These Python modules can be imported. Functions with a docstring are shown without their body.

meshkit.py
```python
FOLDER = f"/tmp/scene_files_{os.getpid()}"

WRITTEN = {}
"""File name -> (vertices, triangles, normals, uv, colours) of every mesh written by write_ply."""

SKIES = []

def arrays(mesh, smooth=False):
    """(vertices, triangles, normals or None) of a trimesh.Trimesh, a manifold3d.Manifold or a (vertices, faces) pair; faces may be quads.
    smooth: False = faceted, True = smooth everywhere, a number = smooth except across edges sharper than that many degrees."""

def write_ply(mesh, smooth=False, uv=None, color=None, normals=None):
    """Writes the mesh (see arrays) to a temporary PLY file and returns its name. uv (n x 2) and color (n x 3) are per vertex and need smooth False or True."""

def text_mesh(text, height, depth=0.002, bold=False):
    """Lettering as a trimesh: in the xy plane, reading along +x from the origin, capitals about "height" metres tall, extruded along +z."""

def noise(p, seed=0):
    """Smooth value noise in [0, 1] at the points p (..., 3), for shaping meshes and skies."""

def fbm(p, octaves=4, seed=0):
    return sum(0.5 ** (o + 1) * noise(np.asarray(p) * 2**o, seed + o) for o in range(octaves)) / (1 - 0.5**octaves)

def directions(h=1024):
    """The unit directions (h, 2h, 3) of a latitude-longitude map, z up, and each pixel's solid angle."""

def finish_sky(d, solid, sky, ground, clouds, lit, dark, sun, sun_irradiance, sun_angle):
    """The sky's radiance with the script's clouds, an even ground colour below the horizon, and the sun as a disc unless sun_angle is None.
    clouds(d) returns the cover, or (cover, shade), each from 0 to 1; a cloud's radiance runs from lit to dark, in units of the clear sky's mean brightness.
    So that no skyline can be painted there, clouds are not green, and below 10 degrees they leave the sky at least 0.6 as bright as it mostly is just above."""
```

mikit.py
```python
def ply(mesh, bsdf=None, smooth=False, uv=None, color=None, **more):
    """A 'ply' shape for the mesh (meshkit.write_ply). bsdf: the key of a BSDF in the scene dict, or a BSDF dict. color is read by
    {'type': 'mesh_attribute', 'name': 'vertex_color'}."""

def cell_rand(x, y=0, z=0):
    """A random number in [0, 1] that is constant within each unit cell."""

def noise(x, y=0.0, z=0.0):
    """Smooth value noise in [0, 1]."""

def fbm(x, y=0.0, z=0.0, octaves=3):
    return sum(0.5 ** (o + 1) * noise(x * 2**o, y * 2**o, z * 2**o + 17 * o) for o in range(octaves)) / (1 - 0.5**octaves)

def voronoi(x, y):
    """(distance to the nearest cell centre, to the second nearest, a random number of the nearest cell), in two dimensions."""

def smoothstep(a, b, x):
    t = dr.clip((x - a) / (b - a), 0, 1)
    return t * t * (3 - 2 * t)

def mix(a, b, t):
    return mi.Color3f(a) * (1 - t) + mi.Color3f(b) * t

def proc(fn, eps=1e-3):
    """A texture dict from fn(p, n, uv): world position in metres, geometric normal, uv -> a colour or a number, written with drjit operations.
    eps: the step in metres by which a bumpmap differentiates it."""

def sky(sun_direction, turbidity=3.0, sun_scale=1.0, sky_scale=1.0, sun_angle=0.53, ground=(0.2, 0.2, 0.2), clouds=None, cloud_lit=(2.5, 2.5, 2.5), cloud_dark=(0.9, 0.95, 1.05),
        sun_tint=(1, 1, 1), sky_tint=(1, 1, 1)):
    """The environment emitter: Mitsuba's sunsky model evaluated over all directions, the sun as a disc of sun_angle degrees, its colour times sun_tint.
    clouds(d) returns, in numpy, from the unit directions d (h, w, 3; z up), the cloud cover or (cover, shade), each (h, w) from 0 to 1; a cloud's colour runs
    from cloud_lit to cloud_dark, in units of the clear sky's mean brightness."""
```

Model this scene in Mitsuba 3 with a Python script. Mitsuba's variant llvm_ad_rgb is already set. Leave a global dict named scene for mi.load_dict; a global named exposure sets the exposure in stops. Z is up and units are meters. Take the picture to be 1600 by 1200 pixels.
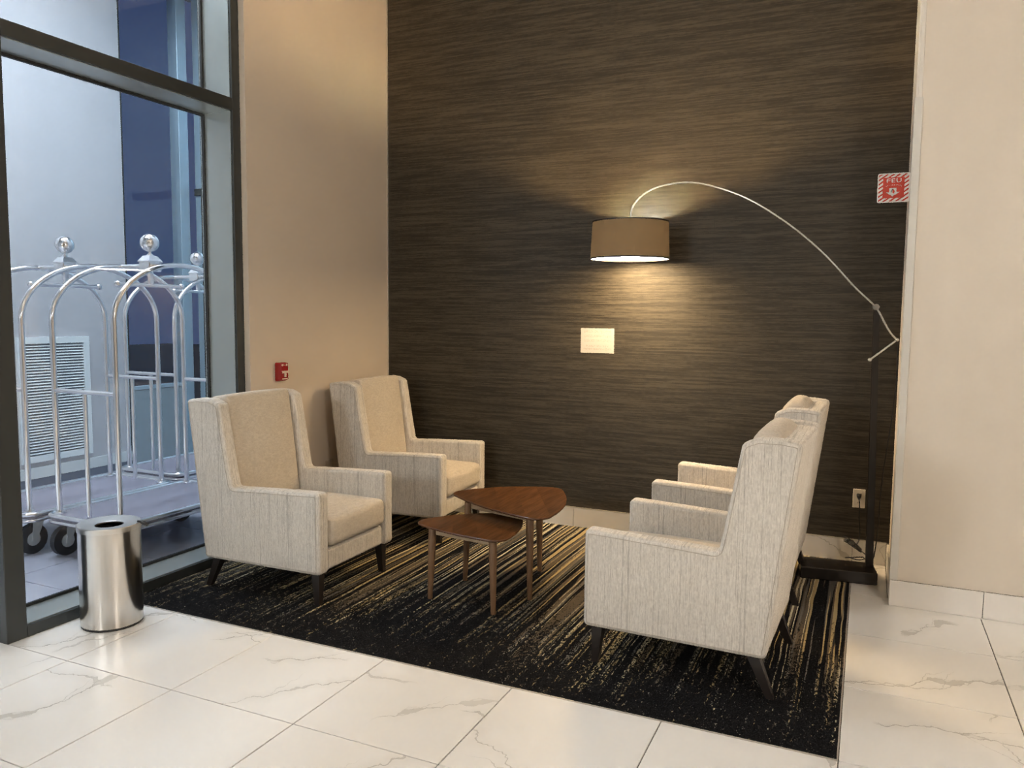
import math, numpy as np, trimesh, drjit as dr, mitsuba as mi, mikit, meshkit
from shapely.geometry import Polygon, box as sbox, Point
from shapely import affinity
from mikit import proc, noise, fbm, cell_rand, smoothstep, mix

T = mi.ScalarTransform4f
scene, labels = {}, {}

# ------------------------------------------------------------------ camera, sky, area lights, exposure
FOCAL, YAW, PITCH, ROLL = 1226.73, -0.42450, 0.08732, 0.00993
CAM = np.array([3.42369, -5.21146, 1.5])
_f0 = np.array([math.sin(YAW), math.cos(YAW), 0]); _r0 = np.array([math.cos(YAW), -math.sin(YAW), 0]); _u0 = np.array([0, 0, 1.0])
_fw = _f0 * math.cos(PITCH) - _u0 * math.sin(PITCH); _up = _u0 * math.cos(PITCH) + _f0 * math.sin(PITCH)
_u = _up * math.cos(ROLL) - _r0 * math.sin(ROLL)
scene['camera'] = {'type': 'perspective', 'fov': math.degrees(2 * math.atan(800 / FOCAL)), 'fov_axis': 'x', 'near_clip': 0.05, 'far_clip': 200.0,
                   'to_world': T().look_at(origin=CAM.tolist(), target=(CAM + _fw).tolist(), up=_u.tolist())}
scene['dusk_sky'] = {'type': 'constant', 'radiance': {'type': 'rgb', 'value': [0.034, 0.056, 0.138]}}
exposure = 0.0
LOBBY = [2.4, 2.25, 1.95]         # lobby ceiling panels
VEST = [28.0, 32.5, 37.0]           # cooler entrance hall panels
BULB = [4300.0, 3000.0, 1600.0]       # arc lamp bulb (lights upwards past the shade)
GLOW = [70.0, 50.0, 27.5]            # arc lamp's opal diffuser under the shade
PENDANT_RIGHT, PENDANT_LEFT = [59.0, 52.0, 45.0], [57.0, 58.5, 57.5]     # globe pendants beside and behind the viewer

# ------------------------------------------------------------------ helpers
def B(name, d):
    scene[name] = d; return name

def princ(name, color, rough=.6, metallic=0.0, spec=.5, **k):
    c = proc(color) if callable(color) else {'type': 'rgb', 'value': list(color)}
    return B(name, {'type': 'twosided', 'bsdf': {'type': 'principled', 'base_color': c, 'roughness': rough, 'metallic': metallic, 'specular': spec, **k}})

def bumped(name, color, h, rough=.6, spec=.5, eps=1e-3, scale=1.0, **k):
    c = proc(color) if callable(color) else {'type': 'rgb', 'value': list(color)}
    return B(name, {'type': 'twosided', 'bsdf': {'type': 'bumpmap', 'arbitrary': proc(h, eps), 'scale': scale, 'bsdf': {'type': 'principled', 'base_color': c, 'roughness': rough, 'specular': spec, **k}}})

def key_for(k):
    if k not in scene and k not in labels: return k
    i = 1
    while f'{k}_{i:03d}' in scene or f'{k}_{i:03d}' in labels: i += 1
    return f'{k}_{i:03d}'

def thing(name, label, cat, group=None):
    k = key_for(name); labels[k] = {'label': label, 'category': cat}
    if group: labels[k]['group'] = group
    return k

def obj(name, mesh, mat, parent=None, M=None, smooth=False, label=None, cat=None, kind=None, group=None, **more):
    k = key_for(f'{parent}__{name}' if parent else name)
    d = mesh if isinstance(mesh, dict) else mikit.ply(mesh, None, smooth)
    d = {**d, 'bsdf': {'type': 'ref', 'id': mat}, **more}
    if M is not None: d['to_world'] = M
    scene[k] = d
    l = {kk: v for kk, v in (('label', label), ('category', cat), ('kind', kind), ('group', group)) if v}
    if l: labels[k] = l
    return k

def cat_(*m): return trimesh.util.concatenate(list(m))

def bx(x0, x1, y0, y1, z0, z1, r=0.0):
    """box, with chamfered edges when r > 0"""
    if r <= 0:
        m = trimesh.creation.box((x1 - x0, y1 - y0, z1 - z0)); m.apply_translation(((x0 + x1) / 2, (y0 + y1) / 2, (z0 + z1) / 2)); return m
    P = []
    for a in (0, 1, 2):
        for sx in (0, 1):
            for sy in (0, 1):
                for sz in (0, 1):
                    q = [(x0, x1)[sx], (y0, y1)[sy], (z0, z1)[sz]]
                    for b in range(3):
                        if b != a: q[b] += r * (1, -1)[(sx, sy, sz)[b]]
                    P.append(q)
    return trimesh.convex.convex_hull(np.array(P))

def tube(pts, r, sides=14, closed=False, caps=True):
    p = np.asarray(pts, float); n = len(p)
    t = (np.roll(p, -1, 0) - np.roll(p, 1, 0)) if closed else np.gradient(p, axis=0)
    t /= np.linalg.norm(t, axis=1, keepdims=True)
    a = np.cross(t[0], [0, 0, 1] if abs(t[0][2]) < .9 else [1, 0, 0]); a /= np.linalg.norm(a)
    R = np.broadcast_to(r, (n,)); V = []; ang = np.arange(sides) * 2 * np.pi / sides
    for i in range(n):
        a = a - t[i] * (a @ t[i]); a /= np.linalg.norm(a); b = np.cross(t[i], a)
        V.append(p[i] + R[i] * (np.cos(ang)[:, None] * a + np.sin(ang)[:, None] * b))
    V = np.vstack(V); F = []
    for i in range(n if closed else n - 1):
        j = (i + 1) % n
        for s in range(sides):
            s2 = (s + 1) % sides
            F += [[i * sides + s, i * sides + s2, j * sides + s2], [i * sides + s, j * sides + s2, j * sides + s]]
    if caps and not closed:
        V = np.vstack([V, p[0], p[-1]]); c0, c1 = len(V) - 2, len(V) - 1
        for s in range(sides):
            s2 = (s + 1) % sides
            F += [[c0, s2, s], [c1, (n - 1) * sides + s, (n - 1) * sides + s2]]
    return trimesh.Trimesh(V, F, process=False)

def lathe(profile, sides=48):
    """closed or open profile [(r, z), ...] turned about z"""
    pr = np.asarray(profile, float); n = len(pr); ang = np.arange(sides) * 2 * np.pi / sides
    V = np.stack([pr[:, None, 0] * np.cos(ang), pr[:, None, 0] * np.sin(ang), np.broadcast_to(pr[:, None, 1], (n, sides))], -1).reshape(-1, 3)
    F = []
    for i in range(n - 1):
        for s in range(sides):
            s2 = (s + 1) % sides
            F += [[i * sides + s, i * sides + s2, (i + 1) * sides + s2], [i * sides + s, (i + 1) * sides + s2, (i + 1) * sides + s]]
    m = trimesh.Trimesh(V, F, process=False); m.update_faces(m.nondegenerate_faces()); return m

def moved(m, x=0, y=0, z=0):
    m = m.copy(); m.apply_translation((x, y, z)); return m

def mapped(m, A, t=(0, 0, 0)):
    m = m.copy(); M4 = np.eye(4); M4[:3, :3] = A; M4[:3, 3] = t; m.apply_transform(M4)
    return m

FACE_BACK = np.array([[1, 0, 0], [0, 0, -1], [0, 1, 0]], float)   # drawing (right, up, out) -> on a wall that faces -y
FACE_LEFT = np.array([[0, 0, 1], [1, 0, 0], [0, 1, 0]], float)    # -> on a wall that faces +x

def plate(poly, depth): return trimesh.creation.extrude_polygon(poly, depth, engine='earcut')

def soft_extrude(poly, depth, r, n=160, steps=5):
    """polygon (u, z) pushed along the third axis from 0 to depth, with rounded rims"""
    ring = poly.exterior; P = np.array([ring.interpolate(i / n, normalized=True).coords[0] for i in range(n)])
    if not ring.is_ccw: P = P[::-1]
    tg = np.roll(P, -1, 0) - np.roll(P, 1, 0); tg /= np.linalg.norm(tg, axis=1, keepdims=True)
    nr = np.stack([-tg[:, 1], tg[:, 0]], 1)      # inward
    lay = [(r * (1 - math.sin(a)), r * (1 - math.cos(a))) for a in np.linspace(0, math.pi / 2, steps)]
    L = [(ins, dz) for ins, dz in lay] + [(ins, depth - dz) for ins, dz in reversed(lay)]
    V = np.vstack([np.column_stack([P + nr * ins, np.full(n, z)]) for ins, z in L]); F = []
    for k in range(len(L) - 1):
        for i in range(n):
            j = (i + 1) % n
            F += [[k * n + i, k * n + j, (k + 1) * n + j], [k * n + i, (k + 1) * n + j, (k + 1) * n + i]]
    cv, cf = trimesh.creation.triangulate_polygon(Polygon(P + nr * r), engine='earcut')
    idx = np.array([np.argmin(((P + nr * r - c) ** 2).sum(1)) for c in cv[:, :2]])
    cf = idx[cf]
    a = P + nr * r
    area = np.cross(a[cf[:, 1]] - a[cf[:, 0]], a[cf[:, 2]] - a[cf[:, 0]])
    cf = np.where(area[:, None] < 0, cf[:, ::-1], cf)
    F = np.vstack([F, cf[:, ::-1], cf + (len(L) - 1) * n])
    return trimesh.Trimesh(V, F, process=False)

def soft_box(w, d, h, r, crown=(0, 0, 0), n=18):
    """cushion: box w x d x h centred, edges rounded by r, faces puffed out by crown along x, y, z"""
    s = trimesh.creation.box((2, 2, 2))
    g = np.linspace(-1, 1, n); V, F = [], []
    g = np.sign(g) * (1 - (1 - np.abs(g)) ** 1.4)
    for ax in range(3):
        for sg in (-1, 1):
            A, C = np.meshgrid(g, g, indexing='ij'); q = np.zeros((n * n, 3)); q[:, ax] = sg; q[:, (ax + 1) % 3] = A.ravel(); q[:, (ax + 2) % 3] = C.ravel()
            b = len(V) * n * n; V.append(q)
            for i in range(n - 1):
                for j in range(n - 1):
                    f = [b + i * n + j, b + (i + 1) * n + j, b + (i + 1) * n + j + 1, b + i * n + j + 1]
                    if sg < 0: f = f[::-1]
                    F += [[f[0], f[1], f[2]], [f[0], f[2], f[3]]]
    q = np.vstack(V); half = np.array([w, d, h]) / 2
    p = q * half; inner = np.clip(p, -(half - r), half - r); dlt = p - inner; ln = np.linalg.norm(dlt, axis=1, keepdims=True)
    p = inner + np.where(ln > 1e-9, dlt / np.maximum(ln, 1e-9) * np.minimum(ln, r), 0)
    u = p / half
    for ax in range(3):
        o = [(ax + 1) % 3, (ax + 2) % 3]
        p[:, ax] += crown[ax] * u[:, ax] * np.clip(1 - np.abs(u[:, o[0]]) ** 2.5, 0, 1) * np.clip(1 - np.abs(u[:, o[1]]) ** 2.5, 0, 1)
    m = trimesh.Trimesh(p, F, process=False); m.merge_vertices(); return m

# ------------------------------------------------------------------ materials
TX, TY, XG, YG = .6095, .60, 3.396, -2.424          # floor tile grid

def marble(p, n, uv):
    ix, iy = dr.floor((p.x - XG) / TX), dr.floor((p.y - YG) / TY)
    R = lambda k: cell_rand(ix, iy, k)
    lx, ly = p.x - XG - (ix + .5) * TX, p.y - YG - (iy + .5) * TY + 1.2 * p.z
    def vein(k, reach, wide):
        th = .5 + 1.5 * (R(k) - .5) + dr.select(R(k + 1) > .72, 1.3, 0.0)
        c, s_ = dr.cos(th), dr.sin(th)
        s = lx * c + ly * s_; w = -lx * s_ + ly * c
        o = R(k + 2) * 60
        path = (R(k + 3) - .5) * reach + .17 * (fbm(s * 4 + o, 1.0, k, 2) - .5) + .05 * (fbm(s * 17 + o, 2.0, k, 2) - .5) + .012 * (noise(s * 90 + o, w * 60) - .5)
        live = smoothstep(.28, .44, noise(s * 3.4 + o, 5.0)) * dr.select(R(k + 4) > .18, 1.0, 0.0)
        wd = .0016 + wide * smoothstep(.48, .80, noise(s * 8 + o, w * 3, 7.0))
        side = w - path
        d = dr.abs(side)
        body = (1 - smoothstep(wd * .8, wd * 1.15 + .001, d)) * live
        rim = (1 - smoothstep(.0004, .0026, dr.abs(d - wd))) * live * (.35 + .65 * noise(s * 12 + o, 3.0))
        hole = smoothstep(.60, .70, noise(s * 22 + o, w * 38, 4.0)) * smoothstep(.008, .016, wd)
        k0 = (R(k + 5) - .5) * .3
        d2 = dr.abs(side - (s - k0) * (.35 + .5 * R(k + 6)) - .02 * (noise(s * 30 + o) - .5))
        twig = (1 - smoothstep(.0008, .0032, d2)) * dr.select(s > k0, 1.0, 0.0) * (1 - smoothstep(.03, .20, s - k0)) * live
        return body * (1 - .8 * hole), rim, twig, (1 - smoothstep(0, .07, d)) * live
    b1, r1, t1, h1 = vein(3, .34, .024)
    b2, r2, t2, h2 = vein(23, .56, .006)
    c = mix((.83, .81, .775), (.79, .765, .72), fbm(p.x * 1.7, p.y * 1.7, 2.0))
    c = mix(c, (.63, .61, .56), .22 * dr.maximum(h1, h2))
    c = mix(c, (.50, .48, .435), .74 * dr.maximum(b1, .8 * b2))
    return mix(c, (.36, .34, .30), .62 * dr.maximum(dr.maximum(r1, .8 * r2), .8 * dr.maximum(t1, t2)))

princ('mat_marble', marble, .27, spec=.55)
princ('mat_grout', (.15, .14, .125), .9)

def wallpaper(p, n, uv):
    a = noise(p.x * 3.2, p.z * 95); b = noise(p.x * 7 + 9, p.z * 175); c = noise(p.x * 40, p.z * 330)
    big = fbm(p.x * .8, p.z * 7.0)
    t = .34 * a + .40 * b + .26 * c
    col = mix((.0170, .0137, .0090), (.0460, .0382, .0262), smoothstep(.22, .80, t) * (.90 + .2 * big))
    seam = 1 - smoothstep(.0006, .0016, dr.abs(p.x - 2.49))
    return mix(col, (.016, .013, .010), .35 * seam)

def wallpaper_h(p, n, uv): return .6 * noise(p.x * 3.5, p.z * 190) + .4 * noise(p.x * 30, p.z * 420)
bumped('mat_wallpaper', wallpaper, wallpaper_h, .55, .3, eps=8e-4, scale=.0005, anisotropic=.5)
princ('mat_beige', lambda p, n, uv: mix((.58, .495, .405), (.61, .525, .43), fbm(p.y * 3, p.z * 3)), .8, spec=.2)
princ('mat_white_wall', lambda p, n, uv: mix((.665, .605, .525), (.70, .645, .565), fbm(p.x * 9, p.z * .7) * .6 + .4 * fbm(p.x * 2, p.z * 2)), .65, spec=.3)
princ('mat_plain_white', (.74, .71, .66), .8, spec=.2)
princ('mat_lobby_wall', (.42, .38, .33), .8)
princ('mat_guard', (.66, .645, .60), .32, spec=.5)
princ('mat_trim_metal', (.62, .58, .52), .35, metallic=.6)
princ('mat_frame', (.020, .024, .024), .42)
princ('mat_gasket', (.012, .013, .014), .5)
princ('mat_reveal', (.43, .47, .46), .28, metallic=.55)
B('mat_glass', {'type': 'thindielectric', 'int_ior': 1.52})

def fabric_at(s, t, lo, hi):
    fine = noise(s * 430, t * 38); lump = noise(s * 210, t * 110); line = smoothstep(.66, .84, noise(s * 250, t * 2.0)) * (.35 + .65 * noise(s * 60, t * 45))
    c = mix(lo, hi, .55 * fine + .45 * lump)
    return mix(c, mi.Color3f(lo) * .66, .58 * line)

def fabric(p, n, uv):
    side = dr.abs(n.x) < .62
    s = dr.select(side, p.x, p.y); t = dr.select(dr.abs(n.z) > .75, p.y, p.z)
    return fabric_at(s, t, (.44, .41, .365), (.69, .655, .60))

def fabric_plain(p, n, uv):
    a = fbm(p.y * 60, p.z * 130, p.x * 60); b = noise(p.y * 170, p.z * 420, p.x * 170)
    return mix((.42, .37, .305), (.62, .565, .485), .6 * a + .4 * b)

bumped('mat_fabric', fabric, lambda p, n, uv: noise(dr.select(dr.abs(n.x) < .62, p.x, p.y) * 300, p.z * 40), .92, .15, scale=.0006, sheen=.25)
bumped('mat_fabric_mottled', fabric_plain, lambda p, n, uv: noise(p.y * 240, p.z * 300, p.x * 240), .92, .15, scale=.0006, sheen=.25)
princ('mat_seam', (.43, .39, .335), .95, spec=.1)
princ('mat_dark_leg', (.012, .009, .008), .38)

def walnut_fn(lo, hi):
    def f(p, n, uv):
        g = fbm(p.x * 5 + p.y * 5, (p.x - p.y) * 38, p.z * 6); h = noise(p.x * 14 + p.y * 14, (p.x - p.y) * 160, p.z * 10)
        return mix(lo, hi, .65 * g + .35 * h)
    return f
def walnut_top(p, n, uv):
    k = dr.floor((p.x + .55 * p.y + 5) * 7)
    o = cell_rand(k, 2)
    g = fbm(p.x * 30 + o * 9, p.y * 5 + o * 20, 1.0); h = noise(p.x * 160, p.y * 12, 1.0)
    c = mix((.036, .0125, .0034), (.100, .0375, .0105), .6 * g + .4 * h)
    return c * (.78 + .4 * o)
princ('mat_walnut', walnut_top, .30, spec=.5)
princ('mat_walnut_leg', lambda p, n, uv: mix((.10, .054, .027), (.19, .110, .058), .6 * fbm(p.x * 70, p.y * 70, p.z * 5) + .4 * noise(p.x * 300, p.y * 300, p.z * 14)), .4)
princ('mat_apron', (.36, .265, .17), .5)

def carpet(p, n, uv):
    x = p.x + .020 * (fbm(p.x * 4, p.y * 1.5, 1.0) - .5) + .006 * (noise(p.x * 14, p.y * 6, 3.0) - .5)
    d = smoothstep(-2.62, -.85, p.y + .45 * (noise(p.x * 2.3, 3.0) - .5))        # the pattern thins out towards the front edge
    grain = noise(p.x * 330, p.y * 190); tuft = noise(p.x * 150, p.y * 60, 5.0)
    cut = .72 - .62 * d
    broken = smoothstep(cut, cut + .07, .5 * grain + .3 * tuft + .2 * noise(x * 60, p.y * 7, 4.0))
    def stripe(f, seed, lim, soft=.035, along=.45): return smoothstep(lim, lim + soft, noise(x * f, p.y * along, seed))
    taupe = stripe(58, 3.0, .70 - .17 * d)
    grey = stripe(84, 21.0, .74 - .08 * d)
    gold = stripe(100, 47.0, .77 - .05 * d)
    cream = stripe(150, 71.0, .83 - .07 * d)
    c = mix((.0028, .0028, .0032), (.015, .015, .0165), grain * grain)
    c = mix(c, (.088, .070, .050), taupe * broken * .92)
    c = mix(c, (.125, .118, .108), grey * broken * (1 - .5 * d))
    c = mix(c, (.31, .240, .128), gold * broken)
    c = mix(c, (.47, .405, .28), cream * broken)
    fleck = smoothstep(.86, .93, grain) * smoothstep(.5, .7, tuft)
    return mix(c, (.20, .185, .15), .5 * fleck)
bumped('mat_carpet', carpet, lambda p, n, uv: noise(p.x * 260, p.y * 260), .97, .05, scale=.0012, eps=8e-4)

princ('mat_chrome', (.86, .87, .88), .10, metallic=1.0)
princ('mat_cart_chrome', (.95, .96, .97), .13, metallic=1.0)
princ('mat_brushed', lambda p, n, uv: mix((.60, .575, .54), (.66, .635, .60), noise(p.x * 90, p.y * 90, p.z * 6)), .17, metallic=1.0)
princ('mat_lid', (.70, .68, .65), .36, metallic=1.0)
princ('mat_black', (.010, .010, .011), .4)
princ('mat_black_matte', (.006, .006, .006), .9)
princ('mat_lamp_dark', (.007, .0045, .0035), .38)
B('mat_shade', {'type': 'principledthin', 'base_color': {'type': 'rgb', 'value': [.12, .092, .060]}, 'roughness': .9, 'diff_trans': .027, 'spec_trans': 0.0, 'eta': 1.3})
princ('mat_bulb', (.8, .8, .8), .4)
princ('mat_paper', (.41, .385, .36), .8, spec=.2)
princ('mat_ink', (.30, .275, .245), .9)
princ('mat_sign_white', (.86, .84, .81), .4)
princ('mat_sign_red', (.60, .055, .035), .4)
princ('mat_alarm_red', (.24, .010, .010), .35)
princ('mat_alarm_white', (.72, .55, .47), .5)
princ('mat_outlet', (.70, .64, .55), .4)
princ('mat_outlet_beige', (.42, .34, .25), .5)
princ('mat_deck', (.17, .17, .215), .8)
princ('mat_tyre', (.014, .016, .02), .6)
princ('mat_fork', (.55, .60, .62), .35, metallic=.5)
princ('mat_vest_wall', (.42, .43, .45), .7)
princ('mat_vest_base', (.56, .60, .60), .45)
princ('mat_vest_dark', (.10, .12, .16), .45)
princ('mat_duct', (.20, .23, .26), .8)
princ('mat_vent', (.66, .72, .73), .45)
princ('mat_vest_tile', lambda p, n, uv: mix((.29, .30, .36), (.35, .36, .42), fbm(p.x * 6, p.y * 6)), .22)
princ('mat_vest_grout', (.72, .74, .78), .8)
princ('mat_blue_frame', (.30, .42, .50), .35, metallic=.3)
princ('mat_spandrel', (.24, .30, .33), .3)
princ('mat_ceiling', (.55, .53, .50), .85)
princ('mat_asphalt', (.06, .06, .065), .9)

# ------------------------------------------------------------------ structure: lobby shell
XR, YF = 3.597, -.72          # corner of the white wall block
CZ = 4.2
W0 = -1.515                   # end of the beige wall at the window
def struct(name, mesh, mat, label=None, parent=None, smooth=False):
    return obj(name, mesh, mat, parent, label=label, kind=None if parent else 'structure', smooth=smooth)

struct('floor', bx(-.87, 8.0, -13, .15, -.12, -.006), 'mat_grout', 'white marble tiled lobby floor with grey veins')
JT = .0021
def tile(x0, x1, y0, y1, z1=0.0, z0=-.006, c=.0012): return bx(x0 + JT, x1 - JT, y0 + JT, y1 - JT, z0, z1, c)
CARPET = sbox(0, YG, XG, 0)
far = []
for i in range(-8, 9):
    for j in range(-18, 5):
        x0, x1, y0, y1 = XG + i * TX, XG + (i + 1) * TX, YG + j * TY, YG + (j + 1) * TY
        lim = -.045 if y0 > -3.1 else -.87
        x0, x1, y1 = max(x0, lim), min(x1, 8.0), min(y1, -.0005)
        if x0 >= x1 - .02 or y0 >= y1 - .02: continue
        if x1 < XG + .01 and y0 > YG - .01: continue                  # carpet inset
        if x0 > XR and y0 > YF: continue
        if x1 > XR + .05 and y1 > YF:                                 # beside the white wall block: cut back, L-shaped at its corner
            xc = XR - .0135
            if y0 >= YF: x1 = xc
            else:
                a, b = tile(x0, x1, y0, YF - .0145 + JT), tile(x0, xc, YF - .0145 - JT, y1)
                obj('tile', cat_(a, b), 'mat_marble', 'floor'); continue
        if y0 < -4.9: far.append(tile(x0, x1, y0, y1)); continue
        obj('tile', tile(x0, x1, y0, y1), 'mat_marble', 'floor')
k = obj('far_tiles', cat_(*far), 'mat_marble', 'floor', kind='stuff')

wb = bx(-.16, XR, 0, .15, -.006, CZ)
wb_uv = np.stack([wb.vertices[:, 2] + .37 * wb.vertices[:, 1], wb.vertices[:, 0]], 1)
struct('wall_back', mikit.ply(wb, None, False, uv=wb_uv), 'mat_wallpaper', 'dark brown grasscloth accent wall behind the arc lamp')
struct('wall_left', bx(-.16, 0, W0, 0, -.006, CZ), 'mat_beige', 'beige plain wall between the window and the dark accent wall')
struct('wall_right', bx(XR, 8.0, YF, .15, -.006, CZ), 'mat_white_wall', 'off-white wall projecting on the right of the dark wall')
struct('wall_far', bx(8.0, 8.15, -13, .15, -.12, CZ), 'mat_lobby_wall', 'plain lobby wall to the far right')
struct('wall_rear', bx(-.9, 8.15, -13.15, -13, -.12, CZ), 'mat_lobby_wall', 'plain lobby wall behind the viewer')
struct('wall_entry', bx(-.30, -.05, -13, -5.1, -.12, CZ), 'mat_plain_white', 'plain wall beyond the entrance opening')
struct('ceiling', bx(-.45, 8.15, -13.15, .15, CZ, CZ + .1), 'mat_ceiling', 'flat white lobby ceiling')

# baseboards of marble tile, each piece a part
struct('baseboard_back', bx(.0, XR, -.004, -.0005, .0, .140), 'mat_grout', 'low marble tile baseboard along the dark wall')
xs = [.012] + [1.565 + .6095 * k for k in range(-2, 4)] + [XR - .014]
for a, b in zip(xs[:-1], xs[1:]):
    if b - a > .03: obj('tile', bx(a + .0012, b - .0012, -.013, -.004, .001, .139, .0015), 'mat_marble', 'baseboard_back')
obj('edge_trim', bx(.012, XR - .014, -.0145, -.0005, .1395, .1425), 'mat_trim_metal', 'baseboard_back')
struct('baseboard_left', bx(.0005, .004, W0, -.013, .0, .140), 'mat_grout', 'low marble tile baseboard along the beige wall')
for a, b in ((W0, -1.19), (-1.19, -.58), (-.58, -.015)): obj('tile', bx(.004, .012, a + .0012, b - .0012, .001, .139, .0015), 'mat_marble', 'baseboard_left')
struct('baseboard_right', bx(XR - .004, 8.0, YF - .004, YF - .0005, .0, .137), 'mat_grout', 'marble tile baseboard along the off-white wall')
xs = [XR - .013] + [4.012 + .6095 * k for k in range(0, 6)] + [7.9]
for a, b in zip(xs[:-1], xs[1:]): obj('tile', bx(a + .0014, b - .0014, YF - .014, YF - .004, .001, .136, .0015), 'mat_marble', 'baseboard_right')
obj('return_tile', bx(XR - .013, XR - .0005, YF - .004, -.014, .001, .136, .0015), 'mat_marble', 'baseboard_right')

# corner pieces
struct('trim_1', bx(.0005, .007, -.012, -.0005, .143, CZ - .001), 'mat_trim_metal', 'thin metal edge strip in the corner of beige and dark walls')
struct('trim_2', cat_(bx(XR - .010, XR - .0005, YF - .006, YF + .020, .138, CZ - .001, .002), bx(XR - .0005, XR + .018, YF - .006, YF - .0005, .138, CZ - .001, .002)), 'mat_plain_white', 'white corner bead on the edge of the off-white wall')
struct('trim_3', cat_(bx(XR - .014, XR - .0102, YF - .0100, YF + .060, .138, 2.60, .0012), bx(XR - .0102, XR + .024, YF - .0100, YF - .0062, .138, 2.60, .0012)), 'mat_guard', 'pale grey corner guard on the lower wall edge')

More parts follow.
